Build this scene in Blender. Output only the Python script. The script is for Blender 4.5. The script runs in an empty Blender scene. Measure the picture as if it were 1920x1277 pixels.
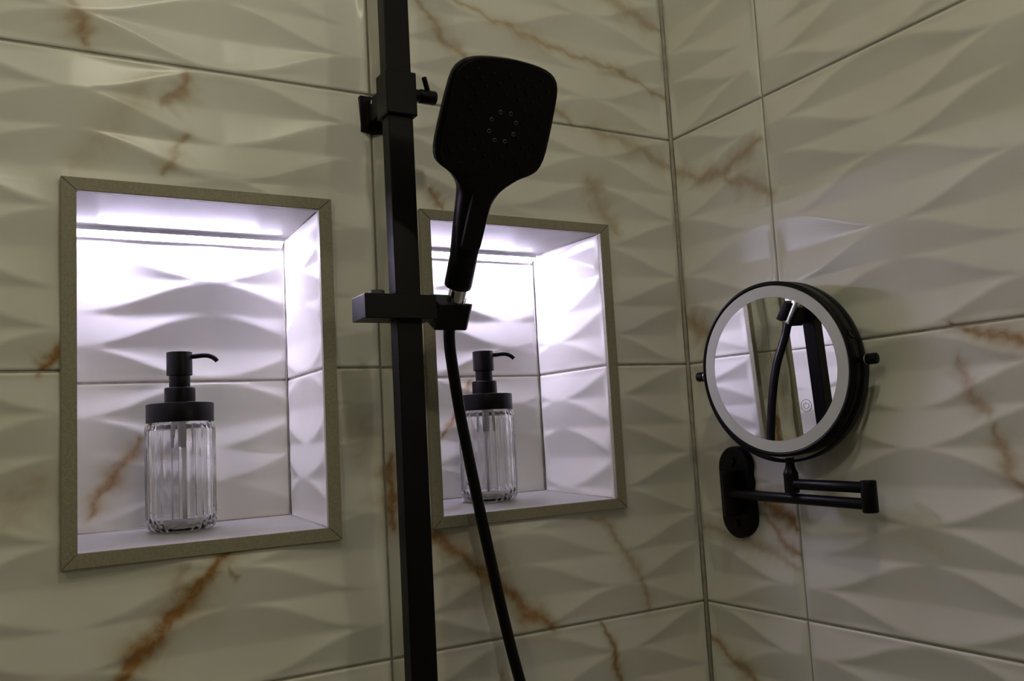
import bpy, bmesh, math
import numpy as np
from mathutils import Vector, Matrix
C = bpy.context.scene.collection
SC = bpy.context.scene

# ---------------------------------------------------------------- camera
cam_d = bpy.data.cameras.new('camera'); cam = bpy.data.objects.new('camera', cam_d); C.objects.link(cam)
cam_d.sensor_fit = 'HORIZONTAL'; cam_d.sensor_width = 36.0; cam_d.lens = 1654.56/1920*36.0
cam_d.clip_start = 0.01; cam_d.clip_end = 50
def rodr(r):
    r = np.array(r); t = np.linalg.norm(r); k = r/t
    K = np.array([[0,-k[2],k[1]],[k[2],0,-k[0]],[-k[1],k[0],0]])
    return np.eye(3)+math.sin(t)*K+(1-math.cos(t))*K@K
RC = rodr((-1.17337875e-01,-5.22575245e-01,-2.60874861e-02))@np.array([[1,0,0],[0,0,-1],[0,1,0]],float)
CP = (-7.78806285e-01,-8.85308854e-01,-7.81532261e-02)
cam.matrix_world = Matrix(((RC[0][0],-RC[1][0],-RC[2][0],CP[0]),(RC[0][1],-RC[1][1],-RC[2][1],CP[1]),(RC[0][2],-RC[1][2],-RC[2][2],CP[2]),(0,0,0,1)))
SC.camera = cam

# ---------------------------------------------------------------- world, lamps, exposure
w = bpy.data.worlds.new('world'); SC.world = w; w.use_nodes = True
w.node_tree.nodes['Background'].inputs[0].default_value = (1.0,0.93,0.72,1)
w.node_tree.nodes['Background'].inputs[1].default_value = 0.02
def lamp(name, loc, watt, col, rad):
    d = bpy.data.lights.new(name,'POINT'); d.energy = watt; d.color = col; d.shadow_soft_size = rad
    o = bpy.data.objects.new(name,d); o.location = loc; C.objects.link(o); return o
WARM = (1.0,0.94,0.66)
lamp('ceiling_downlight_shower', (-0.55,-0.80,0.92), 5.7, (1.0,0.945,0.745), 0.03)
lamp('ceiling_downlight_left', (-1.45,-0.95,0.85), 4.6, WARM, 0.025)
lamp('ceiling_downlight_room', (0.62,-2.55,0.92), 11.5, WARM, 0.08)
SC.view_settings.view_transform = 'Standard'; SC.view_settings.look = 'None'
SC.view_settings.gamma = 1.0; SC.view_settings.use_curve_mapping = False
SC.view_settings.exposure = 0.0

# ---------------------------------------------------------------- materials
def mat(name, col, rough=0.5, metal=0.0, **kw):
    m = bpy.data.materials.new(name); m.use_nodes = True
    b = m.node_tree.nodes['Principled BSDF']
    b.inputs['Base Color'].default_value = (*col,1); b.inputs['Roughness'].default_value = rough
    b.inputs['Metallic'].default_value = metal
    for k,v in kw.items(): b.inputs[k.replace('_',' ')].default_value = v
    return m
def noisy(m, col_a, col_b, scale, bump=0.0, lo=0.35, hi=0.65, bscale=None, dist=0.001):
    nt = m.node_tree; N = nt.nodes; L = nt.links; b = N['Principled BSDF']
    tc = N.new('ShaderNodeTexCoord'); nz = N.new('ShaderNodeTexNoise'); nz.inputs['Scale'].default_value = scale
    nz.inputs['Detail'].default_value = 4
    L.new(tc.outputs['Object'], nz.inputs['Vector'])
    r = N.new('ShaderNodeValToRGB'); r.color_ramp.elements[0].position = lo; r.color_ramp.elements[1].position = hi
    r.color_ramp.elements[0].color = (*col_a,1); r.color_ramp.elements[1].color = (*col_b,1)
    L.new(nz.outputs['Fac'], r.inputs['Fac']); L.new(r.outputs['Color'], b.inputs['Base Color'])
    if bump:
        n2 = N.new('ShaderNodeTexNoise'); n2.inputs['Scale'].default_value = bscale or scale*3
        L.new(tc.outputs['Object'], n2.inputs['Vector'])
        bp = N.new('ShaderNodeBump'); bp.inputs['Strength'].default_value = bump; bp.inputs['Distance'].default_value = dist
        L.new(n2.outputs['Fac'], bp.inputs['Height']); L.new(bp.outputs['Normal'], b.inputs['Normal'])
    return m
def marble():
    m = mat('veined_marble_tile', (.8,.78,.72), 0.30); nt = m.node_tree; N = nt.nodes; L = nt.links; b = N['Principled BSDF']
    b.inputs['Specular IOR Level'].default_value = 0.45
    tc = N.new('ShaderNodeTexCoord')
    def noise(s, d, dist=0.0, rough=.55):
        n = N.new('ShaderNodeTexNoise'); n.inputs['Scale'].default_value = s; n.inputs['Detail'].default_value = d
        n.inputs['Distortion'].default_value = dist; n.inputs['Roughness'].default_value = rough
        L.new(tc.outputs['Object'], n.inputs['Vector']); return n
    def mixc(f, a, bcol):
        x = N.new('ShaderNodeMix'); x.data_type = 'RGBA'
        L.new(f, x.inputs[0])
        for s, v in ((6,a),(7,bcol)):
            if isinstance(v, tuple): x.inputs[s].default_value = (*v,1)
            else: L.new(v, x.inputs[s])
        return x.outputs[2]
    def math_(op, a, c, clamp=False):
        x = N.new('ShaderNodeMath'); x.operation = op; x.use_clamp = clamp
        for i, v in enumerate((a,c)):
            if isinstance(v,(int,float)): x.inputs[i].default_value = v
            else: L.new(v, x.inputs[i])
        return x.outputs[0]
    def rng(v, a, c, d=0., e=1.):
        x = N.new('ShaderNodeMapRange'); x.inputs[1].default_value = a; x.inputs[2].default_value = c
        x.inputs[3].default_value = d; x.inputs[4].default_value = e; x.clamp = True; L.new(v, x.inputs[0]); return x.outputs[0]
    cloud = rng(noise(5.0,3,.6).outputs['Fac'], .42,.72)
    base = mixc(math_('MULTIPLY',cloud,.45), (.79,.78,.745), (.64,.61,.52))
    at = N.new('ShaderNodeAttribute'); at.attribute_name = 'vein'
    sep = N.new('ShaderNodeSeparateColor'); L.new(at.outputs['Color'], sep.inputs[0])
    n1 = noise(38,6,1.2,.62).outputs['Fac']
    halo = math_('MULTIPLY', sep.outputs[1], rng(n1,.25,.65,.35,1.0), True)
    c1 = mixc(halo, base, (.52,.43,.28))
    n2 = noise(70,7,2.0,.65).outputs['Fac']
    core = math_('MULTIPLY', sep.outputs[0], rng(n2,.22,.66,.50,1.10), True)
    c2 = mixc(core, c1, (.34,.175,.055))
    L.new(c2, b.inputs['Base Color'])
    # faint orange peel of the glaze
    n3 = noise(900,2).outputs['Fac']; bp = N.new('ShaderNodeBump'); bp.inputs['Strength'].default_value = .12; bp.inputs['Distance'].default_value = .0002
    L.new(n3, bp.inputs['Height']); L.new(bp.outputs['Normal'], b.inputs['Normal'])
    return m
M_TILE = marble()
M_GROUT = noisy(mat('grey_grout',(.3,.27,.23),.9), (.30,.28,.24),(.42,.39,.34), 60, .3, bscale=600, dist=.0004)
M_FRAME = noisy(mat('speckled_stone_trim',(.4,.37,.3),.55), (.26,.24,.175),(.34,.315,.24), 520, .15, .3,.7)
M_PLAIN = noisy(mat('room_plaster',(.35,.34,.3),.9), (.30,.29,.25),(.36,.35,.30), 3)
M_FLOOR = noisy(mat('floor_stone',(.35,.33,.3),.6), (.20,.19,.17),(.28,.26,.23), 8)
M_BLACK = noisy(mat('matte_black_metal',(.004,.003,.005),.40,Specular_IOR_Level=.15), (.0035,.003,.0045),(.005,.004,.006), 30)
M_PLAST = noisy(mat('matte_black_plastic',(.004,.003,.005),.38,Specular_IOR_Level=.14), (.0035,.003,.0045),(.005,.004,.006), 30)
M_RUBB = noisy(mat('grey_silicone',(.05,.05,.055),.6), (.045,.045,.05),(.06,.06,.065), 80)
M_HOSE = noisy(mat('black_smooth_hose',(.004,.003,.005),.35,Specular_IOR_Level=.2), (.0035,.003,.0045),(.005,.004,.006), 30)
M_CHROME = mat('chrome',(.86,.86,.88),.10,1.0)
M_MIRROR = mat('mirror_glass',(.93,.94,.93),.0,1.0)
M_DIFF = noisy(mat('frosted_light_ring',(.62,.63,.62),.45), (.60,.61,.60),(.66,.67,.66), 20)
M_ICON = mat('grey_print',(.55,.56,.56),.4)
M_GLASS = mat('clear_glass',(1.0,1.0,1.0),.0,0.0,Transmission_Weight=1.0,IOR=1.45)
M_TUBE = mat('clear_plastic_tube',(.95,.95,.97),.4,0.0,Transmission_Weight=.35,IOR=1.3)
M_GREYPL = mat('translucent_grey_plastic',(.75,.75,.76),.35,0.0,Transmission_Weight=.5)
M_ALU = mat('aluminium_profile',(.75,.75,.78),.4,.6)
def emis(name, col, s):
    m = mat(name,(.8,.8,.8),.5); b = m.node_tree.nodes['Principled BSDF']
    b.inputs['Emission Color'].default_value = (*col,1); b.inputs['Emission Strength'].default_value = s; return m
M_LED = emis('led_diffuser', (.765,.70,1.0), 138.0)
M_LEDEND = emis('led_diffuser_end', (.765,.70,1.0), 44.0)

# ---------------------------------------------------------------- helpers
def link(name, me, mats, parent=None, smooth=True):
    o = bpy.data.objects.new(name, me); C.objects.link(o)
    for m in (mats if isinstance(mats,(list,tuple)) else [mats]): me.materials.append(m)
    if smooth is not None:
        me.polygons.foreach_set('use_smooth', [bool(smooth)]*len(me.polygons))
    if parent is not None:
        o.parent = parent
        o.matrix_parent_inverse = parent.matrix_world.inverted() if False else Matrix.Identity(4)
    return o
def from_bm(name, bm, mats, parent=None, smooth=True, sharp=None):
    bmesh.ops.recalc_face_normals(bm, faces=bm.faces)
    if sharp is not None:
        for e in bm.edges:
            if len(e.link_faces)==2 and e.calc_face_angle(0) > sharp: e.smooth = False
    me = bpy.data.meshes.new(name); bm.to_mesh(me); bm.free()
    return link(name, me, mats, parent, smooth)
def thing(name, label, cat, loc=(0,0,0), group=None):
    o = bpy.data.objects.new(name, None); C.objects.link(o); o.location = loc; o.empty_display_size = .02
    o['label'] = label; o['category'] = cat
    if group: o['group'] = group
    return o
def struct(o): o['kind'] = 'structure'; return o
def add_box(bm, x0,x1,y0,y1,z0,z1, bev=0.0, seg=2, mx=None):
    r = bmesh.ops.create_cube(bm, size=1.0); vs = r['verts']
    for v in vs: v.co = Vector(((x0+x1)/2+v.co.x*(x1-x0),(y0+y1)/2+v.co.y*(y1-y0),(z0+z1)/2+v.co.z*(z1-z0)))
    es = list({e for v in vs for e in v.link_edges})
    if bev:
        r2 = bmesh.ops.bevel(bm, geom=es, offset=bev, segments=seg, profile=.5, affect='EDGES')
        vs = list({v for f in r2['faces'] for v in f.verts} | {v for v in vs if v.is_valid})
    if mx is not None:
        for v in vs: v.co = mx@v.co
    return vs
def frame_of(axis):
    a = Vector(axis).normalized(); t = Vector((0,0,1)) if abs(a.z)<.9 else Vector((1,0,0))
    u = t.cross(a).normalized(); return a, u, a.cross(u)
def add_lathe(bm, prof, org=(0,0,0), axis=(0,0,1), n=48, cap=True, close=False):
    """prof: list of (radius, height) along axis"""
    a,u,v = frame_of(axis); org = Vector(org); rings = []
    for r,h in prof:
        rings.append([bm.verts.new(org+a*h+(u*math.cos(t)+v*math.sin(t))*max(r,1e-5)) for t in (2*math.pi*i/n for i in range(n))])
    pairs = list(zip(rings[:-1],rings[1:])) + ([(rings[-1],rings[0])] if close else [])
    for p,q in pairs:
        for i in range(n):
            bm.faces.new((p[i],p[(i+1)%n],q[(i+1)%n],q[i]))
    if cap and not close:
        bm.faces.new(rings[0][::-1]); bm.faces.new(rings[-1])
    return rings
def cyl_prof(r, h0, h1, b=.0006):
    return [(r-b,h0),(r-b*.3,h0+b*.3),(r,h0+b),(r,h1-b),(r-b*.3,h1-b*.3),(r-b,h1)]
def add_cyl(bm, p, q, r, b=.0006, n=32):
    p = Vector(p); q = Vector(q); L = (q-p).length
    add_lathe(bm, cyl_prof(r,0,L,b), p, q-p, n)
def add_tube(bm, pts, rad, n=20, cap=True):
    pts = [Vector(p) for p in pts]; rings = []; up = None
    for i,p in enumerate(pts):
        d = (pts[min(i+1,len(pts)-1)]-pts[max(i-1,0)]).normalized()
        if up is None: _,u,_ = frame_of(d)
        else: u = (up-d*up.dot(d)).normalized()
        up = u; v = d.cross(u); r = rad(i/(len(pts)-1)) if callable(rad) else rad
        rings.append([bm.verts.new(p+(u*math.cos(t)+v*math.sin(t))*r) for t in (2*math.pi*k/n for k in range(n))])
    for p,q in zip(rings[:-1],rings[1:]):
        for i in range(n): bm.faces.new((p[i],p[(i+1)%n],q[(i+1)%n],q[i]))
    if cap: bm.faces.new(rings[0][::-1]); bm.faces.new(rings[-1])
def spline(pts, k=8):
    P = [Vector(p) for p in pts]; P = [P[0]*2-P[1]]+P+[P[-1]*2-P[-2]]; out = []
    for i in range(1,len(P)-2):
        for j in range(k):
            t = j/k; a,b,c,d = P[i-1],P[i],P[i+1],P[i+2]
            out.append(.5*((2*b)+(c-a)*t+(2*a-5*b+4*c-d)*t*t+(3*b-a-3*c+d)*t**3))
    out.append(P[-2]); return out
def add_prism(bm, poly, y0, y1, mx=None):
    """poly in (x,z), extruded along y"""
    A = [bm.verts.new((x,y0,z)) for x,z in poly]; B = [bm.verts.new((x,y1,z)) for x,z in poly]
    bm.faces.new(A); bm.faces.new(B[::-1]); n = len(poly)
    for i in range(n): bm.faces.new((A[i],B[i],B[(i+1)%n],A[(i+1)%n]))
    if mx is not None:
        for v in A+B: v.co = mx@v.co

# ---------------------------------------------------------------- the wave-relief tile
PITCH = 0.303; SP = 0.139; KREL = 0.0052
def shape(x, sg, lo, hi):
    soft = lo[0]==lo[1] and lo[0] not in (2,6) or hi[0]==hi[1] and hi[0] not in (2,6)      # band ends in a soft hollow
    p = 1.30 if soft else 1.0
    return 1-(1-x)**p if sg < 0 else x**p
def relief(s, v, phase):
    """height of the glaze above the mean plane; s along the wall (m), v tile level 0..8 from the top edge"""
    t = (1-np.cos(np.pi*(s-phase)/SP))/2                  # 0 at column A, 1 at column B
    T = t[:,None]
    #           bands between successive boundaries with their slope (+ protrudes going down)
    seq = [((0,0),(1,0),+1)]
    b = [((1,0),(1,1),-1),((1,1),(1,2),+1),((1,2),(2,2),-1),((2,2),(2,3),+1),((2,3),(3,3),-1),((3,3),(4,3),+1),((4,3),(4,4),-1),
         ((4,4),(4,5),+1),((4,5),(5,5),-1),((5,5),(6,5),+1),((6,5),(6,6),-1),((6,6),(7,6),+1),((7,6),(7,7),-1),((7,7),(7,8),+1),((7,8),(8,8),-1)]
    # band between tile top and first ridge: open at column A
    bands = seq+b
    H = np.zeros((len(s),len(v))); V = v[None,:]
    for (a0,b0),(a1,b1),sg in bands:
        lo = a0+(b0-a0)*T; hi = a1+(b1-a1)*T; gap = np.maximum(hi-lo,1e-4)
        x = np.clip((V-lo)/gap,0,1)
        prof = shape(x, sg, (a0,b0), (a1,b1))
        H += sg*KREL*np.power(gap,.55)*prof
    vv = np.linspace(0,8,65)
    Hm = np.zeros((len(s),1))
    for (a0,b0),(a1,b1),sg in bands:
        lo = a0+(b0-a0)*T; hi = a1+(b1-a1)*T; gap = np.maximum(hi-lo,1e-4)
        x = np.clip((vv[None,:]-lo)/gap,0,1); Hm += (sg*KREL*np.power(gap,.55)*shape(x,sg,(a0,b0),(a1,b1))).mean(1,keepdims=True)
    return H-Hm
def axis_lines(a, b, step, cuts=()):
    e = [0,.0005,.0011,.0018,.0026]
    L = [a+x for x in e]+list(np.arange(a+.0026+step, b-.0026-step*.4, step))+[b-x for x in e[::-1]]
    L = [x for x in L if all(abs(x-c) > step*.3 for c in cuts)]+[c for c in cuts if a+.004 < c < b-.004]
    return np.array(sorted(L))
def smooth2(H, k=1):
    for _ in range(k):
        G = H.copy(); G[1:-1,:] = (H[:-2,:]+2*H[1:-1,:]+H[2:,:])/4; H = G.copy(); H[:,1:-1] = (G[:,:-2]+2*G[:,1:-1]+G[:,2:])/4
    return H
def vein_fields(S, Z, veins):
    core = np.zeros_like(S); halo = np.zeros_like(S)
    wx = S+.0020*np.sin(Z*150+S*90)+.0009*np.sin(Z*430-S*270+1.3); wz = Z+.0020*np.sin(S*140-Z*70)+.0009*np.sin(S*380+Z*310)
    for pts, wd, ic, ih in veins:
        p = np.array(pts); best = np.full(S.shape, 9.0); tt = np.zeros_like(S)
        lens = np.hypot(*(p[1:]-p[:-1]).T); tot = lens.sum(); acc = 0
        for a,c,l in zip(p[:-1],p[1:],lens):
            d = c-a; u = np.clip(((wx-a[0])*d[0]+(wz-a[1])*d[1])/(l*l),0,1)
            r = np.hypot(wx-a[0]-d[0]*u, wz-a[1]-d[1]*u); k = r<best
            best = np.where(k,r,best); tt = np.where(k,(acc+l*u)/tot,tt); acc += l
        wv = wd*(.55+.9*np.sin(np.pi*np.clip(tt,0.02,.98))**.7)*(1+.25*np.sin(tt*17+p[0][0]*50))
        core = np.maximum(core, ic*np.exp(-(best/wv)**2)); halo = np.maximum(halo, ih*np.exp(-(best/(wv*3.0))**2))
    return core, halo
def tile_wall(name, tiles, fmap, holes=(), veins=(), flip=False, parent=None, rel=True, mats=None):
    """tiles: (s0,s1,z0,z1,phase,step,flipphase). fmap(s,z,h)->(x,y,z) arrays. holes: (s0,s1,z0,z1)"""
    VV=[]; FF=[]; CC=[]; MI=[]; off=0
    J=.00125
    for (s0,s1,z0,z1,ph,step) in tiles:
        zt = z1
        a,b,c,d = s0+J,s1-J,z0+J,z1-J
        sc = sorted({q for h in holes for q in h[:2]}); zc = sorted({q for h in holes for q in h[2:]})
        sl = axis_lines(a,b,step,[q for q in sc if a<q<b]); zl = axis_lines(c,d,step,[q for q in zc if c<q<d])
        e = np.minimum(np.minimum(sl-a,b-sl)[:,None], np.minimum(zl-c,d-zl)[None,:])
        row = round(zt/PITCH); v = (row*PITCH-zl)/PITCH*8
        H = smooth2(relief(sl, v, ph),1) if rel else np.zeros((len(sl),len(zl)))
        k_ = np.clip(e/.011,0,1); H = H*(.10+.90*k_*k_*(3-2*k_))
        for h in holes:                                    # the tile is ground flatter where the trim meets it
            dx = np.maximum(np.maximum(h[0]-sl,sl-h[1]),0)[:,None]; dz = np.maximum(np.maximum(h[2]-zl,zl-h[3]),0)[None,:]
            H = H*(.45+.55*np.clip((np.hypot(dx,dz)-.004)/.018,0,1))
        H = H-.0011*np.clip(1-e/.0026,0,1)**2
        S,Z = np.meshgrid(sl,zl,indexing='ij')
        # skirt ring
        S = np.pad(S,1,'edge'); Z = np.pad(Z,1,'edge'); H = np.pad(H,1,'edge')
        H[0,:]=H[-1,:]=-.006; H[:,0]=H[:,-1]=-.006
        core,halo = vein_fields(S,Z,veins) if veins else (np.zeros_like(S),)*2
        x,y,z = fmap(S,Z,H); ns,nz = S.shape
        VV.append(np.stack([x,y,z],-1).reshape(-1,3)); CC.append(np.stack([core,halo,core*0,core*0+1],-1).reshape(-1,4))
        I = np.arange(ns*nz).reshape(ns,nz)+off
        q = np.stack([I[:-1,:-1],I[1:,:-1],I[1:,1:],I[:-1,1:]],-1)
        cs = (S[:-1,:-1]+S[1:,1:])/2; cz = (Z[:-1,:-1]+Z[1:,1:])/2; keep = np.ones(cs.shape,bool)
        for h in holes: keep &= ~((cs>h[0])&(cs<h[1])&(cz>h[2])&(cz<h[3]))
        q = q[keep].reshape(-1,4); FF.append(q); MI.append(np.zeros(len(q),int)); off += ns*nz
    # grout bed
    s0=min(t[0] for t in tiles); s1=max(t[1] for t in tiles); z0=min(t[2] for t in tiles); z1=max(t[3] for t in tiles)
    js = {t[0] for t in tiles}|{t[1] for t in tiles}; jz = {t[2] for t in tiles}|{t[3] for t in tiles}; JW=.005
    sl = np.array(sorted({q for h in holes for q in h[:2]}|{min(max(j+d,s0),s1) for j in js for d in (-JW,0,JW)})); zl = np.array(sorted({q for h in holes for q in h[2:]}|{min(max(j+d,z0),z1) for j in jz for d in (-JW,0,JW)}))
    S,Z = np.meshgrid(sl,zl,indexing='ij'); x,y,z = fmap(S,Z,np.full_like(S,-.0019)); ns,nz=S.shape
    VV.append(np.stack([x,y,z],-1).reshape(-1,3)); CC.append(np.zeros((ns*nz,4)))
    I = np.arange(ns*nz).reshape(ns,nz)+off; q = np.stack([I[:-1,:-1],I[1:,:-1],I[1:,1:],I[:-1,1:]],-1)
    cs=(S[:-1,:-1]+S[1:,1:])/2; cz=(Z[:-1,:-1]+Z[1:,1:])/2
    keep=(np.min([abs(cs-j) for j in js],0)<JW)|(np.min([abs(cz-j) for j in jz],0)<JW)
    for h in holes: keep &= ~((cs>h[0])&(cs<h[1])&(cz>h[2])&(cz<h[3]))
    q=q[keep].reshape(-1,4); FF.append(q); MI.append(np.ones(len(q),int))
    V=np.concatenate(VV); F=np.concatenate(FF); CL=np.concatenate(CC); MI=np.concatenate(MI)
    if flip: F=F[:,::-1]
    me = bpy.data.meshes.new(name); me.vertices.add(len(V)); me.vertices.foreach_set('co',V.ravel())
    me.loops.add(F.size); me.loops.foreach_set('vertex_index',F.ravel().astype(np.int32))
    me.polygons.add(len(F)); me.polygons.foreach_set('loop_start',np.arange(0,F.size,4,dtype=np.int32))
    me.polygons.foreach_set('loop_total',np.full(len(F),4,dtype=np.int32))
    me.update(calc_edges=True); me.validate()
    at = me.attributes.new('vein','FLOAT_COLOR','POINT'); at.data.foreach_set('color',CL.ravel().astype(np.float32))
    o = link(name, me, mats or [M_TILE,M_GROUT], parent, True)
    me.polygons.foreach_set('material_index', MI.astype(np.int32))
    return o

# ---------------------------------------------------------------- veins (world metres: along wall, height), width, core, halo
VB = [([(-.586,-.172),(-.5892,-.1757),(-.6053,-.1873),(-.6177,-.2045),(-.6321,-.2171),(-.6487,-.2339),(-.6603,-.2487),(-.6783,-.2644),(-.6872,-.2776),(-.70,-.30)],.0062,1.15,.75),
 ([(-.5931,-.1918),(-.5877,-.1984),(-.5827,-.197)],.002,.8,.3),([(-.6293,-.1834),(-.639,-.2017),(-.6448,-.2201)],.004,.35,.5),
 ([(-.7374,.0221),(-.7421,.0101),(-.7492,.0006)],.004,1.0,.7),([(-.7287,.3561),(-.7175,.332),(-.7107,.3095)],.005,.7,.6),
 ([(-.6194,.2953),(-.6298,.2745),(-.6473,.2583)],.0036,.6,.6),([(-.6239,.2316),(-.6341,.2142),(-.6433,.1918)],.0036,.55,.55),
 ([(-.655,.29),(-.6738,.2599),(-.6951,.2254),(-.7246,.1834)],.0045,.05,.42),
 ([(-.4222,-.095),(-.4218,-.1364),(-.4215,-.17)],.0052,1.0,.8),
 ([(-.385,-.176),(-.3588,-.1926),(-.3343,-.2159),(-.3024,-.2401),(-.2829,-.2572),(-.2635,-.2804),(-.2293,-.3003)],.0062,1.0,.9),
 ([(-.37,-.19),(-.34,-.205),(-.305,-.235)],.013,.25,.6),
 ([(-.162,-.3063),(-.1521,-.3276),(-.1502,-.3524),(-.1385,-.3821),(-.13,-.42)],.0028,1.0,.6),
 ([(-.1677,-.1824),(-.1372,-.1948),(-.1276,-.2245),(-.1057,-.2525),(-.0989,-.2694),(-.092,-.30)],.0026,.5,.6),
 ([(-.375,.44),(-.358,.4181),(-.3358,.3853),(-.3211,.3749),(-.30,.365)],.003,.55,.55),
 ([(-.35,.445),(-.3053,.4321),(-.2699,.419),(-.2404,.4145),(-.2103,.4063),(-.1302,.3951),(-.071,.3851),(-.0048,.3598)],.0025,.5,.6),
 ([(-.12,.5),(-.0895,.4873),(-.0468,.4699),(-.0071,.4549)],.004,.35,.7),
 ([(-.135,.302),(-.0967,.2953),(-.0498,.2836),(-.0001,.2628)],.004,.35,.6),
 ([(-.1431,.2361),(-.1282,.2168),(-.1199,.1967),(-.1028,.1703)],.005,.25,.75),
 ([(-.3632,.2019),(-.3448,.183)],.003,.8,.5),([(-.2,.33),(-.185,.3207),(-.1621,.3066)],.003,.5,.5),
 ([(-.78,-.13),(-.762,-.11),(-.75,-.095)],.006,.15,.5),([(-.452,-.06),(-.447,-.075),(-.455,-.095)],.006,.1,.45),
 ([(-.42,-.35),(-.36,-.40),(-.31,-.42)],.004,.6,.6),([(-.30,-.34),(-.27,-.40),(-.20,-.46)],.004,.4,.6)]
VR = [([(.0,.26),(-.0476,.2368),(-.0867,.2326),(-.1332,.2457),(-.161,.2521)],.0034,.4,.8),([(-.09,.23),(-.104,.2188),(-.1385,.2044),(-.1663,.1858)],.004,.4,.7),
 ([(-.0031,.0613),(-.0274,.041),(-.0481,.0213)],.006,.5,.8),([(-.1087,-.1705),(-.1365,-.1836),(-.162,-.204)],.0058,1.1,.8),
 ([(-.1108,-.1891),(-.1369,-.2151),(-.163,-.2336)],.003,.7,.6),([(-.0092,-.2077),(-.0812,-.2205),(-.162,-.2451)],.003,.35,.5),
 ([(-.0012,-.3484),(-.0462,-.3695),(-.0836,-.39),(-.12,-.42)],.004,.8,.7),
 ([(-.3748,.0012),(-.4028,-.0085),(-.4269,-.0164),(-.4453,-.0224),(-.50,-.03)],.0035,.9,.7),
 ([(-.3764,-.0319),(-.3821,-.0525),(-.3905,-.0705),(-.4003,-.0832)],.0036,.5,.7),([(-.4054,-.0955),(-.4101,-.1196),(-.4176,-.1385),(-.4276,-.1546)],.0036,.6,.7)]
VN = [([(-.6481,-.0598),(-.6594,-.0764),(-.6775,-.1007),(-.693,-.1246),(-.7012,-.1415)],.0036,.8,.75),
 ([(-.2429,-.0069),(-.2533,-.0235)],.003,.8,.5),([(-.265,-.045),(-.272,-.0542),(-.2901,-.0788)],.0028,.85,.4)]

# ---------------------------------------------------------------- walls
G1 = -.4286; G2 = -.165; FS=.0019; CS=.007
NL = dict(x0=-.7345,x1=-.4790,z0=-.1755,z1=.1790, ix0=-.7212,ix1=-.4928, iz0=-.1622,iz1=.1665, bx1=-.4885, bz0=-.1572, key='l')
NR = dict(x0=-.3775,x1=-.1175,z0=-.1755,z1=.1775, ix0=-.3645,ix1=-.1315, iz0=-.1630,iz1=.1655, bx1=-.1390, bz0=-.1565, key='r')
DEPTH = .15
holes = [(n['ix0']-.009,n['ix1']+.009,n['iz0']-.009,n['iz1']+.009) for n in (NL,NR)]
fback = lambda s,z,h: (s,-h,z)
fright = lambda s,z,h: (-h,s,z)
tb = []
for k in range(-5,4):
    fine = -2 <= k <= 1
    z0,z1 = k*PITCH,(k+1)*PITCH
    z0 = max(z0,-1.35); z1=min(z1,1.06)
    if z1-z0 < .02: continue
    tb.append((G1-.602,G1,z0,z1,G1-.0185,FS if fine else CS)); tb.append((G1,-.0012,z0,z1,G1+.0195,FS if fine else CS))
    tb.append((-1.65,G1-.602,z0,z1,G1-.602-.0185,CS))
wb = struct(tile_wall('wall_back', tb, fback, holes, VB))
tr = []
for k in range(-5,4):
    fine = -2 <= k <= 1
    z0,z1 = k*PITCH,(k+1)*PITCH; z0=max(z0,-1.35); z1=min(z1,1.06)
    if z1-z0 < .02: continue
    tr.append((G2,-.0012,z0,z1,G2+.0195,FS if fine else CS)); tr.append((G2-.602,G2,z0,z1,G2-.020,FS if fine else CS))
    tr.append((-1.05,G2-.602,z0,z1,G2-.622,CS))
wr = struct(tile_wall('wall_right', tr, fright, (), VR, flip=True))
def plain_box(name, *b, m=M_PLAIN, **k):
    bm = bmesh.new(); add_box(bm,*b); return struct(from_bm(name,bm,m,smooth=False))
plain_box('floor', -1.65,1.4,-3.4,.02,-1.40,-1.35, m=M_FLOOR)
plain_box('ceiling', -1.65,1.4,-3.4,.02,1.06,1.10)
plain_box('wall_left', -1.70,-1.65,-3.4,.02,-1.35,1.06)
plain_box('wall_front', -1.65,1.4,-3.45,-3.4,-1.35,1.06)
plain_box('wall_side', 1.4,1.45,-3.4,-1.06,-1.35,1.06)
plain_box('wall_return', .012,1.4,-1.06,-1.01,-1.35,1.06)
# sealant bead in the corner
bm = bmesh.new()
add_prism(bm,[(0,0),(-.0032,0),(-.0024,.0009),(-.0009,.0024),(0,.0032)],-1.35,1.06,Matrix(((1,0,0,0),(0,0,-1,0),(0,1,0,0),(0,0,0,1))))
struct(from_bm('trim_3',bm,M_GROUT,smooth=True))

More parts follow.
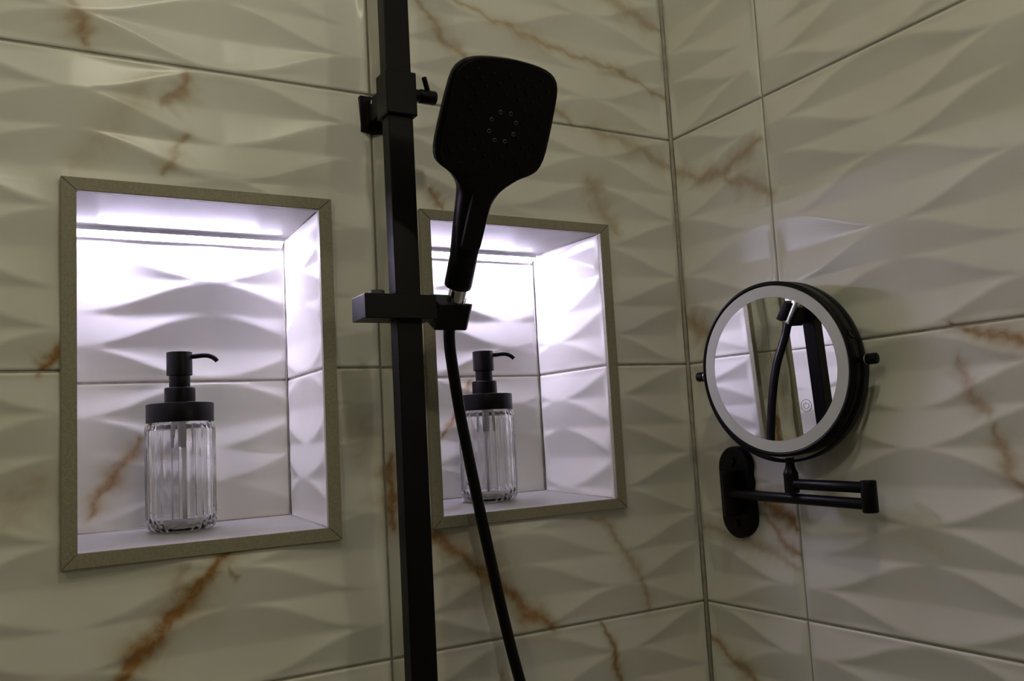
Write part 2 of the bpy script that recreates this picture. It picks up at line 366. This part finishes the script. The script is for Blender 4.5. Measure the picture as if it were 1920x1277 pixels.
# ---------------------------------------------------------------- niches
def niche(n, idx, veins, phase, sphase):
    x0,x1,z0,z1 = n['ix0'],n['ix1'],n['iz0'],n['iz1']; bx1=n['bx1']; bz0=n['bz0']; bz1=z1+.001; D=DEPTH
    # mitred stone frame: four bars
    bm = bmesh.new(); yf=-.0050; yb=.004
    O=[(n['x0'],n['z0']),(n['x1'],n['z0']),(n['x1'],n['z1']),(n['x0'],n['z1'])]; I=[(x0,z0),(x1,z0),(x1,z1),(x0,z1)]
    frame = bpy.data.objects.new('trim_%d'%idx,None); C.objects.link(frame); struct(frame)
    for k in range(4):
        bm = bmesh.new(); a,b=O[k],O[(k+1)%4]; c,d=I[(k+1)%4],I[k]
        g=.00018  # hairline mitre
        cx=(a[0]+b[0]+c[0]+d[0])/4; cz=(a[1]+b[1]+c[1]+d[1])/4
        P=[]
        for (px,pz) in (a,b,c,d):
            if k%2==0: P.append((px+(g if px<cx else -g),pz))
            else: P.append((px,pz+(g if pz<cz else -g)))
        add_prism(bm,P,yf,.0012)
        bmesh.ops.bevel(bm,geom=[e for e in bm.edges],offset=.0005,segments=2,affect='EDGES')
        from_bm('frame_bar',bm,M_FRAME,frame,smooth=False)
    # relief lining: back and the two sides
    hb = lambda s,z,h: (s, D-h, z)
    t=[(x0-.004,bx1+.004,-.303,0,phase,.0026),(x0-.004,bx1+.004,0,.303,phase,.0026)]
    def clip(t,lo,hi): return [(a,b,max(c,lo),min(d,hi),p,s) for a,b,c,d,p,s in t]
    ob = tile_wall('wall_niche_back', clip(t,bz0-.004,bz1+.003), hb, (), veins, parent=wb)
    def side(xf,xb,sgn,fl,nm):
        f = lambda s,z,h: (xf+(xb-xf)*(s/D)+sgn*h, s, z)
        t=[(.0002,D,-.303,0,sphase,.0022),(.0002,D,0,.303,sphase,.0022)]
        return tile_wall(nm, clip(t,z0-.003,z1+.003), f, (), (), flip=fl, parent=wb)
    side(x1+.001,bx1+.001,-1,False,'wall_niche_right'); side(x0-.001,x0-.001,+1,True,'wall_niche_left')
    # smooth marble sill and soffit
    for nm,zf,zb,th in (('niche_sill',z0,bz0,-.012),('niche_soffit',z1,bz1,.012)):
        bm=bmesh.new(); vs=[]
        N1,N2=24,12
        grid=[[bm.verts.new(((x0-.006)+(x1+.012-x0+.006)*i/N1, .0008+(D+.004-.0008)*j/N2, zf+(zb-zf)*j/N2)) for j in range(N2+1)] for i in range(N1+1)]
        for i in range(N1):
            for j in range(N2): bm.faces.new((grid[i][j],grid[i+1][j],grid[i+1][j+1],grid[i][j+1]))
        bmesh.ops.solidify(bm,geom=bm.faces[:],thickness=.0001)
        o=from_bm(nm,bm,M_TILE,wb,smooth=False)
        me=o.data; at=me.attributes.new('vein','FLOAT_COLOR','POINT')
        co=np.zeros(len(me.vertices)*3); me.vertices.foreach_get('co',co); co=co.reshape(-1,3)
        vv={'l':[([(-.70,.03),(-.62,.05),(-.52,.03)],.003,.05,.25),([(-.64,.02),(-.60,.06)],.003,.1,.2)],'r':[([(-.36,.03),(-.33,.05),(-.29,.09)],.0035,.4,.5)]}[n['key']]
        if nm=='niche_soffit': vv=[([(x1-.03,.02),(x1-.05,.09)],.003,.05,.2)]
        c,h=vein_fields(co[:,0],co[:,1],vv); at.data.foreach_set('color',np.stack([c,h,c*0,c*0+1],-1).ravel().astype(np.float32))
    # grout bead in inner corners
    bm=bmesh.new()
    add_tube(bm,[(bx1,D-.0005,bz0),(bx1,D-.0005,bz1)],.0010,8); add_tube(bm,[(x0,D-.001,bz0),(bx1,D-.001,bz0)],.0010,8)
    add_tube(bm,[(x1,.005,z0+.0003),(bx1,D,bz0)],.0008,8); add_tube(bm,[(x1,.005,z1),(bx1,D,bz1)],.0007,8)
    from_bm('grout_bead',bm,M_GROUT,wb)
    # LED profile
    return frame
niche(NL,1,VN[:1],-.7115,.075-.139)
niche(NR,2,VN[1:],-.1800,.10)
def led(n, label):
    x0,x1=n['ix0']+.001,n['bx1']-.002; D=DEPTH; zt=n['iz1']+.0008
    t = thing('led_strip_light',label,'light',((x0+x1)/2,D-.006,zt))
    ox,oy,oz=t.location
    bm=bmesh.new()
    prof=[(D-.0150,zt),(D-.0150,zt-.0040),(D-.0142,zt-.0040),(D-.0138,zt-.0026),(D-.0034,zt-.0074),(D-.0038,zt-.0098),(D-.0030,zt-.0100),(D-.0016,zt-.0078),(D-.0016,zt)]
    def pr(a,b,P,name,m):
        bm=bmesh.new(); A=[bm.verts.new((a-ox,y-oy,z-oz)) for y,z in P]; B=[bm.verts.new((b-ox,y-oy,z-oz)) for y,z in P]
        bm.faces.new(A); bm.faces.new(B[::-1])
        for i in range(len(P)): bm.faces.new((A[i],B[i],B[(i+1)%len(P)],A[(i+1)%len(P)]))
        return from_bm(name,bm,m,t,smooth=False)
    pr(x0,x1,prof,'profile',M_ALU)
    d=[(D-.0136,zt-.0026),(D-.0036,zt-.0074),(D-.0040,zt-.0084),(D-.0140,zt-.0036)]
    pr(x0+.030,x1-.030,d,'diffuser',M_LED); pr(x0+.0005,x0+.0299,d,'diffuser_end',M_LEDEND); pr(x1-.0299,x1-.0005,d,'diffuser_end',M_LEDEND)
    return t
led(NL,'lit white LED strip along the top back edge of the left wall niche')
led(NR,'lit white LED strip at the top of the right niche, crossed by the shower handle')

# ---------------------------------------------------------------- soap dispensers
def dispenser(x,y,z,label,spin=0.0):
    t = thing('soap_dispenser',label,'soap dispenser',(x,y,z),'fluted glass soap dispensers in the lit wall niches')
    # fluted glass jar (closed solid: outside, rim, inside)
    bm=bmesh.new(); n=336; R=.0345
    outer=[(.020,.0006),(.0262,.0004),(.0300,.0014),(.0328,.0040),(.0342,.0080),(.0346,.0130),(.0346,.030),(.0346,.060),(.0346,.090),(.0346,.1050),(.0342,.1085),(.0330,.1105),(.0300,.1112),(.0300,.1150)]
    inner=[(.0280,.1150),(.0280,.1112),(.0306,.1075),(.0322,.1030),(.0322,.060),(.0322,.0160),(.0310,.0105),(.0280,.0060),(.018,.0052)]
    rings=[]
    for (r,h) in outer:
        rg=[]
        for i in range(n):
            a=2*math.pi*i/n; amp=.0006 if .003<h<.110 else .0
            if .0005<h<=.003: amp=.0003
            f=abs(math.sin(a*14)); rg.append(bm.verts.new(((r-amp*1.0+amp*2.0*f)*math.cos(a+spin),(r-amp+amp*2.0*f)*math.sin(a+spin),h)))
        rings.append(rg)
    for (r,h) in inner:
        rings.append([bm.verts.new((r*math.cos(2*math.pi*i/n+spin),r*math.sin(2*math.pi*i/n+spin),h)) for i in range(n)])
    for p,q in zip(rings[:-1],rings[1:]):
        for i in range(n): bm.faces.new((p[i],p[(i+1)%n],q[(i+1)%n],q[i]))
    bm.faces.new(rings[0][::-1]); bm.faces.new(rings[-1])
    from_bm('glass_jar',bm,M_GLASS,t)
    bm=bmesh.new(); add_lathe(bm,[(.0308,.1118),(.0335,.1118),(.0338,.1122),(.0338,.1305),(.0334,.1311),(.0322,.1315),(.0165,.1316)],n=64,cap=True)
    from_bm('lid',bm,M_PLAST,t,sharp=.6)
    bm=bmesh.new(); add_lathe(bm,[(.0172,.1316),(.0172,.1323),(.0156,.1331),(.0155,.1463),(.0152,.1477),(.0146,.1483),(.0104,.1483)],n=48)
    from_bm('collar',bm,M_PLAST,t,sharp=.6)
    bm=bmesh.new(); add_lathe(bm,cyl_prof(.0106,.1478,.1620,.0003),n=40); from_bm('pump_stem',bm,M_PLAST,t,sharp=.6)
    bm=bmesh.new(); add_lathe(bm,[(.0128,.1612),(.0130,.1615),(.0130,.1848),(.0127,.1856),(.0120,.1859)],n=48); hd=from_bm('pump_head',bm,M_PLAST,t,sharp=.5)
    bm=bmesh.new(); a=math.radians(-24); d=Vector((math.cos(a),math.sin(a),0))
    P=[d*a+Vector((0,0,b)) for a,b in ((.010,.1808),(.018,.1812),(.0245,.1816),(.030,.1810),(.0345,.1790),(.0375,.1765),(.0388,.1748))]
    add_tube(bm,spline(P,6),lambda u:.0029-.0006*u,16); from_bm('spout',bm,M_PLAST,t)
    # plastic pump body and dip tube seen through the glass
    bm=bmesh.new(); add_lathe(bm,[(.0085,.1120),(.0085,.1060),(.0078,.1030),(.0078,.0985),(.0066,.0975),(.0056,.0880),(.0044,.0868)],n=32); from_bm('pump_body',bm,M_GREYPL,t)
    bm=bmesh.new(); add_lathe(bm,[(.0030,.0870),(.0030,.0090)],n=20); from_bm('dip_tube',bm,M_TUBE,t)
    return t
sill=lambda n,y: n['iz0']+(n['bz0']-n['iz0'])*y/DEPTH
dispenser(-.6170,.097,sill(NL,.097)+.0003,'fluted clear glass soap dispenser with black pump in the left wall niche')
dispenser(-.2560,.090,sill(NR,.090)+.0003,'fluted clear glass soap dispenser with black pump in the right wall niche, behind the hose',.05)

# ---------------------------------------------------------------- shower column
BX0,BX1,BYF,BYB = -.4422,-.4150,-.0820,-.0640
col = thing('shower_rail','square black riser rail with slider and holder between the two niches','shower rail',(-.4286,0,0))
def loc(bm):  # shift to the local frame of col
    for v in bm.verts: v.co -= Vector((-.4286,0,0))
    return bm
bm=bmesh.new(); add_box(bm,BX0,BX1,BYF,BYB,-.88,.86,.0010,2); from_bm('riser_bar',loc(bm),M_BLACK,col,smooth=False)
for zc,nm in ((.2780,'wall_bracket'),(-.86,'wall_bracket')):
    bm=bmesh.new(); add_box(bm,-.4430,-.4090,-.0060,.0015,zc-.0205,zc+.0205,.0008); add_box(bm,-.4365,-.4205,-.0090,-.005,zc-.0145,zc+.0145,.0006)
    add_box(bm,-.4355,-.4165,-.0665,-.0080,zc-.012,zc+.0135,.0008)
    br=from_bm(nm,loc(bm),M_BLACK,col,smooth=False)
    if zc>0:
        bm=bmesh.new(); add_cyl(bm,(-.4362,-.020,zc+.0085),(-.4350,-.020,zc+.0085),.0022); sc=from_bm('grub_screw',loc(bm),M_CHROME,br)
bm=bmesh.new(); add_box(bm,-.4452,-.4118,-.0872,-.0585,.2505,.2968,.0014); from_bm('sleeve',loc(bm),M_BLACK,col,smooth=False)
bm=bmesh.new(); add_cyl(bm,(-.4125,-.073,.2785),(-.4030,-.073,.2785),.0064); add_cyl(bm,(-.4030,-.073,.2785),(-.3845,-.073,.2785),.0072,.0010)
lk=from_bm('locking_knob',loc(bm),M_BLACK,col,sharp=.6)
bm=bmesh.new(); add_cyl(bm,(-.3925,-.0740,.2810),(-.4000,-.0800,.2970),.0027,.0012); from_bm('lever_pin',loc(bm),M_BLACK,lk,sharp=.6)
# slider
bm=bmesh.new(); add_box(bm,-.4790,-.4035,-.0930,-.0560,.0400,.0642,.0008); from_bm('slider',loc(bm),M_BLACK,col,smooth=False)
bm=bmesh.new(); add_cyl(bm,(-.4560,-.066,.0640),(-.4560,-.066,.0715),.0078,.0008); from_bm('slider_knob',loc(bm),M_RUBB,col,sharp=.6)
# hand-shower frame
PH=Vector((-.3772,-.0905,.0617)); HK=1.016; TH=math.radians(33)
UH=Vector((1,0,0)); VH=Vector((0,-math.sin(TH),math.cos(TH))); NH=Vector((0,-math.cos(TH),-math.sin(TH)))
MH=Matrix(((UH.x*HK,NH.x*HK,VH.x*HK,PH.x),(UH.y*HK,NH.y*HK,VH.y*HK,PH.y),(UH.z*HK,NH.z*HK,VH.z*HK,PH.z),(0,0,0,1)))   # local (u, n, v)
def hs(bm):
    for v in bm.verts: v.co = MH@v.co
    return bm
# holder cradle, C-shaped, open towards the right wall
bm=bmesh.new()
def c_profile(r):
    out=[(-.0225,-.0150),(.0120,-.0150),(.0150,-.0120),(.0150,-.0070),(.0100,-.0060)]
    for k in range(13):
        a=math.radians(-38-k*(284/12)); out.append((r*math.cos(a),r*math.sin(a)))
    out += [(.0100,.0060),(.0150,.0070),(.0150,.0085),(.0120,.0110),(-.0225,.0110)]
    return out
A=[bm.verts.new((x+.003,y-.0105,-.0070)) for x,y in c_profile(.0096)]; B=[bm.verts.new((x+.003,y-.0105,-.0350)) for x,y in c_profile(.0088)]
bm.faces.new(A); bm.faces.new(B[::-1])
for i in range(len(A)): bm.faces.new((A[i],B[i],B[(i+1)%len(A)],A[(i+1)%len(A)]))
ho=from_bm('holder_cradle',loc(hs(bm)),M_BLACK,col,smooth=False)
bm=bmesh.new(); c=MH@Vector((-.020,-.012,-.019)); add_cyl(bm,(-.4100,c.y,c.z),(-.4015,c.y,c.z),.0105,.0008); from_bm('pivot',loc(bm),M_BLACK,ho,sharp=.6)

# ---------------------------------------------------------------- hand shower
hsr = thing('hand_shower','black hand shower with rounded square head clipped upright in the rail holder','hand shower',tuple(PH))
def hl(bm):
    for v in bm.verts: v.co = (MH@v.co)-PH
    return bm
W=[(.030,.0134),(.045,.0138),(.058,.0148),(.070,.0159),(.085,.0170),(.098,.0180),(.105,.0191),(.111,.0210),(.1150,.0237),(.1185,.0268),(.1225,.0312),(.1265,.0363),(.1295,.0420),(.132,.0470),(.1345,.0508),(.1372,.0538),(.1425,.0565),(.149,.0580),(.157,.0586),(.170,.0584),(.185,.0578),(.198,.0570),(.2095,.0560),(.2169,.0545),(.2225,.0520),(.2268,.0480),(.2300,.0430),(.2322,.0370),(.2337,.0300),(.2348,.0220),(.2355,.0120),(.2358,.0040)]
bm=bmesh.new(); rings=[]; NS=72
def sstep(a,b,x): t=min(max((x-a)/(b-a),0),1); return t*t*(3-2*t)
for vv,hw in W:
    k=sstep(.095,.135,vv)                              # 0 handle, 1 head
    top=.0040*k+(.0030)*(1-k); bot=-.0075*k-.0235*(1-k)
    if vv>.215: bot=-.0075+.003*sstep(.215,.236,vv)
    ex=2.3*(1-k)+7.0*k; cu=.0010-.0025*sstep(.02,.10,vv)+.0015*sstep(.10,.16,vv); cn=(top+bot)/2; hn=(top-bot)/2
    if vv>.228: ex=7-3*sstep(.228,.236,vv)
    rg=[]
    for i in range(NS):
        a=2*math.pi*i/NS; ca,sa=math.cos(a),math.sin(a)
        rg.append(bm.verts.new((cu+hw*math.copysign(abs(ca)**(2/ex),ca), cn+hn*math.copysign(abs(sa)**(2/min(ex,4.5)),sa), vv)))
    rings.append(rg)
for p,q in zip(rings[:-1],rings[1:]):
    for i in range(NS): bm.faces.new((p[i],p[(i+1)%NS],q[(i+1)%NS],q[i]))
bm.faces.new(rings[0][::-1]); bm.faces.new(rings[-1])
from_bm('head_and_handle',hl(bm),M_PLAST,hsr,sharp=1.0)
bm=bmesh.new(); r=[]
for vv,hw in ((.0085,.0128),(.0095,.0136),(.012,.0139),(.040,.0141),(.0425,.0140),(.0440,.0137)):
    r.append([bm.verts.new((.0012-.0006*vv/.044+hw*math.cos(t),-.0100+hw*math.sin(t),vv)) for t in (2*math.pi*i/40 for i in range(40))])
for p,q in zip(r[:-1],r[1:]):
    for i in range(40): bm.faces.new((p[i],p[(i+1)%40],q[(i+1)%40],q[i]))
bm.faces.new(r[0][::-1]); bm.faces.new(r[-1]); from_bm('handle_grip',hl(bm),M_PLAST,hsr,sharp=.7)
# spray face plate with nubs
bm=bmesh.new()
def rrect(cx,cv,a,b,r,n=8):
    P=[]
    for (sx,sv,a0) in ((1,1,0),(-1,1,90),(-1,-1,180),(1,-1,270)):
        for k in range(n+1):
            t=math.radians(a0+90*k/n); P.append((cx+sx*(a-r)+r*math.cos(t),cv+sv*(b-r)+r*math.sin(t)))
    return P
P=rrect(.0,.1800,.0535,.0510,.022,10)
A=[bm.verts.new((x,.0036,y)) for x,y in P]; B=[bm.verts.new((x*.992,.0045,.18+(y-.18)*.992)) for x,y in P]; bm.faces.new(B)
for i in range(len(P)): bm.faces.new((A[i],B[i],B[(i+1)%len(P)],A[(i+1)%len(P)]))
nubs=[]
for ring,cnt in ((.0245,12),(.0335,16),(.0425,20),(.0505,20)):
    for k in range(cnt):
        a=2*math.pi*(k+.5*(cnt%3))/cnt; x=ring*math.copysign(abs(math.cos(a))**.8,math.cos(a)); y=ring*math.copysign(abs(math.sin(a))**.8,math.sin(a))
        if abs(x)<.048 and abs(y)<.046: nubs.append((x,.180+y))
for x,y in nubs: add_lathe(bm,[(.0017,.0044),(.0015,.0055),(.0010,.0059)],(x,0,y),(0,1,0),10)
sf=from_bm('spray_face',hl(bm),M_PLAST,hsr,sharp=.7)
for k in range(8):
    a=2*math.pi*(k+.5)/8; x=.0035+.0140*math.cos(a); y=.1757+.0140*math.sin(a)
    bm=bmesh.new(); add_lathe(bm,[(.0020,.0043),(.0020,.0055),(.0017,.0059),(.0013,.0059),(.0010,.0053),(.0010,.0043)],(x,0,y),(0,1,0),20,close=True)
    o=from_bm('spray_nozzle',hl(bm),M_RUBB,hsr); o['label']='grey ring-shaped nozzle'
# thumb button
bm=bmesh.new(); P=rrect(-.0010,.0830,.0108,.0300,.0050,6)
A=[bm.verts.new((x,.0020,y)) for x,y in P]; B=[bm.verts.new((-.0010+(x+.0010)*.93,.0043,.083+(y-.083)*.98)) for x,y in P]; bm.faces.new(B); bm.faces.new(A[::-1])
for i in range(len(P)): bm.faces.new((A[i],B[i],B[(i+1)%len(P)],A[(i+1)%len(P)]))
from_bm('thumb_button',hl(bm),M_PLAST,hsr,smooth=False)

# ---------------------------------------------------------------- hose
hose = thing('shower_hose','smooth black shower hose hanging below the hand shower holder','hose',tuple(PH))
bm=bmesh.new(); add_lathe(bm,[(.0072,.0120),(.0084,.0110),(.0088,.0040),(.0090,-.004),(.0086,-.020),(.0080,-.0335),(.0074,-.0360),(.0064,-.0362)],(.003,-.0105,0),(0,0,1),40)
o=from_bm('conical_nut',hl(bm),M_CHROME,hose); o['label']='polished chrome conical nut'
bm=bmesh.new()
H=[tuple(MH@Vector((.003,-.0105,-.028))),tuple(MH@Vector((.003,-.0105,-.040))),(-.3722,-.0545,.0180),(-.3675,-.0480,-.0000),(-.3622,-.0418,-.0185),(-.3572,-.0370,-.0393),(-.3522,-.0334,-.0621),(-.3471,-.0308,-.0848),(-.3424,-.0291,-.1075),(-.3386,-.0280,-.1255),(-.3298,-.0275,-.1726),(-.3168,-.0275,-.2407),(-.3062,-.0275,-.2927),(-.2941,-.0275,-.3433),(-.279,-.028,-.40),(-.258,-.030,-.50),(-.255,-.034,-.62),(-.285,-.045,-.71),(-.335,-.065,-.74),(-.385,-.090,-.72),(-.415,-.105,-.68),(-.4286,-.110,-.63)]
add_tube(bm,spline(H,8),.0062,24)
for v in bm.verts: v.co-=PH
from_bm('tube',bm,M_HOSE,hose)

# ---------------------------------------------------------------- wall mirror
MX=Vector((-.0483,-.1913,-.0231)); AZ=math.radians(188.3); EL=math.radians(-2.3)
mir = thing('cosmetic_mirror','round black swing-arm cosmetic mirror with unlit frosted light ring on the right wall','mirror',(0,-.0769,-.1633))
ORG=Vector((0,-.0769,-.1633))
def ml(bm):
    for v in bm.verts: v.co-=ORG
    return bm
def mz(bm):                                  # true size of the round head about its centre
    for v in bm.verts: v.co = MX+(v.co-MX)*1.018
    return ml(bm)
nM=Vector((math.cos(EL)*math.cos(AZ),math.cos(EL)*math.sin(AZ),math.sin(EL)))
aM=Vector((0,0,1)).cross(nM).normalized(); bM=nM.cross(aM)
RM=.0945
bm=bmesh.new(); add_lathe(bm,[(.0895,-.001),(.0900,.0004),(.0915,.0012),(.0935,.0008),(.0945,-.0010),(.0945,-.0130),(.0935,-.0138),(.0935,-.0150),(.0945,-.0158),(.0945,-.0250),(.0930,-.0268),(.0900,-.0272),(.0895,-.0262)],MX,nM,128,cap=True)
from_bm('housing',mz(bm),M_BLACK,mir,sharp=.9)
bm=bmesh.new(); add_lathe(bm,[(.0772,-.0002),(.0774,.0006),(.0895,.0006),(.0898,-.0002)],MX,nM,128,close=True)
o=from_bm('light_ring',mz(bm),M_DIFF,mir,sharp=.6); o['label']='unlit frosted white light ring'
bm=bmesh.new(); Rr=.0772; rings=[]
for j in range(0,25):
    r=Rr*j/24; h=0.0
    rings.append((max(r,1e-5),h+.0004))
add_lathe(bm,rings,MX,nM,96,cap=False); bmesh.ops.remove_doubles(bm,verts=bm.verts,dist=1e-6)
gl=from_bm('mirror_glass',mz(bm),M_MIRROR,mir); gl['label']='silvered mirror glass'
if gl.data.polygons[0].normal.dot(nM)<0:
    gl.data.flip_normals()
# touch icon
ic=MX+aM*.0368+bM*(-.0415)+nM*.0008
def disp(a,b): return ic+aM*a+bM*b
bm=bmesh.new()
add_tube(bm,[disp(.0062*math.cos(t),.0062*math.sin(t)) for t in (2*math.pi*k/48 for k in range(49))],.00022,6,False)
add_tube(bm,[disp(.0031*math.sin(t),.0031*math.cos(t)) for t in (math.radians(35+290*k/32) for k in range(33))],.00022,6)
add_tube(bm,[disp(0,.0042),disp(0,.0006)],.00022,6)
from_bm('power_icon',mz(bm),M_ICON,gl)
# pins
mc=MX-nM*.0130
SGN=1.0
def pin(side,name):
    bm=bmesh.new(); p=mc+aM*(side*.0940); 
    add_lathe(bm,cyl_prof(.0030,0,.0085,.0003),p,aM*side,24); k=from_bm(name,mz(bm),M_BLACK,mir,sharp=.6)
    bm=bmesh.new(); add_lathe(bm,cyl_prof(.0056,.0085,.0190,.0010),p,aM*side,28); from_bm('pivot_knob',mz(bm),M_BLACK,k,sharp=.6)
    bm=bmesh.new(); add_lathe(bm,cyl_prof(.0054,.0072,.0085,.0003),p,aM*side,28); from_bm('washer',mz(bm),M_CHROME,k,sharp=.6)
pin(1,'pivot_pin'); pin(-1,'pivot_pin')
# side switch
bm=bmesh.new(); ang=math.radians(17); 
rad=(aM*math.cos(ang)+bM*math.sin(ang)); c=MX-nM*.009+rad*.0940
add_lathe(bm,[(.0058,0),(.0058,.0010),(.0050,.0016),(.0040,.0016),(.0032,.0010)],c,rad,28)
from_bm('side_socket',mz(bm),M_PLAST,mir,sharp=.7)
# yoke: half ring of flat bar from pin to pin below the housing
bm=bmesh.new(); NY=64; rr=[]
for k in range(NY+1):
    t=math.pi+math.pi*k/NY; d=aM*math.cos(t)+bM*math.sin(t)
    ri,ro=.0985,.1015; q=[]
    off=-nM*.0
    for r_,w_ in ((ri,-.0042),(ro,-.0042),(ro,.0042),(ri,.0042)): q.append(bm.verts.new(mc+off+d*r_+nM*w_))
    rr.append(q)
for p,q in zip(rr[:-1],rr[1:]):
    for i in range(4): bm.faces.new((p[i],p[(i+1)%4],q[(i+1)%4],q[i]))
bm.faces.new(rr[0]); bm.faces.new(rr[-1][::-1]); from_bm('yoke',mz(bm),M_BLACK,mir,sharp=.6)
# stem, elbow, arms, base
SB=mc-bM*.1022; zs=SB.z
SX,SY=SB.x,SB.y
bm=bmesh.new(); add_lathe(bm,[(.0040,.004),(.0046,.002),(.0046,-.002),(.0052,-.006),(.0074,-.0115),(.0082,-.0130),(.0082,-.0142),(.0078,-.0148),(.0079,-.0155),(.0079,-.0330),(.0070,-.0342)],(SX,SY,zs),(0,0,1),40)
from_bm('stem',ml(bm),M_BLACK,mir,sharp=.5)
ELB=Vector((-.0300,-.2872,0)); zc=zs-.0245
bm=bmesh.new(); add_lathe(bm,cyl_prof(.0079,-.0325,-.0004,.0012),(ELB.x,ELB.y,-.1432),(0,0,1),40); eb=None
for v in bm.verts: pass
from_bm('elbow_joint',ml(bm),M_BLACK,mir,sharp=.6)
HG=Vector((-.0235,-.0830,-.1635))
bm=bmesh.new(); add_cyl(bm,(SX,SY,zc),(ELB.x,ELB.y,-.1510),.0058); from_bm('upper_arm',ml(bm),M_BLACK,mir,sharp=.6)
bm=bmesh.new(); add_cyl(bm,HG,(ELB.x,ELB.y,-.1675),.0058); from_bm('lower_arm',ml(bm),M_BLACK,mir,sharp=.6)
# base plate (obround) on the wall
bm=bmesh.new(); pl=[]
for (r_,x_) in ((.0262,.0015),(.0262,-.0064),(.0250,-.0082),(.0225,-.0090)):
    rg=[]
    for k in range(64):
        t=2*math.pi*k/64; cz=.0290 if math.sin(t)>=0 else -.0290
        rg.append(bm.verts.new((x_,-.0769+r_*math.cos(t),-.1633+cz+r_*math.sin(t))))
    pl.append(rg)
for p,q in zip(pl[:-1],pl[1:]):
    for i in range(64): bm.faces.new((p[i],p[(i+1)%64],q[(i+1)%64],q[i]))
bm.faces.new(pl[0]); bm.faces.new(pl[-1][::-1]); bp_=from_bm('wall_plate',ml(bm),M_BLACK,mir,sharp=.7)
for z_ in (-.1270,-.2000):
    bm=bmesh.new(); add_lathe(bm,[(.0050,0),(.0050,.0020),(.0040,.0034),(.0020,.0040)],(-.0084,-.0769,z_),(-1,0,0),24); from_bm('screw_cap',ml(bm),M_BLACK,bp_,sharp=.7)
bm=bmesh.new(); add_box(bm,-.0240,-.0070,-.0870,-.0770,-.1900,-.1370,.0010); from_bm('hinge_bracket',ml(bm),M_BLACK,mir,smooth=False)
bm=bmesh.new(); add_lathe(bm,[(.0072,-.0270),(.0080,-.0262),(.0080,-.0108),(.0073,-.0102),(.0073,-.0094),(.0080,-.0088),(.0080,.0088),(.0073,.0094),(.0073,.0102),(.0080,.0108),(.0080,.0262),(.0072,.0270)],(HG.x,HG.y,HG.z),(0,0,1),36)
from_bm('hinge_barrel',ml(bm),M_BLACK,mir,sharp=.5)
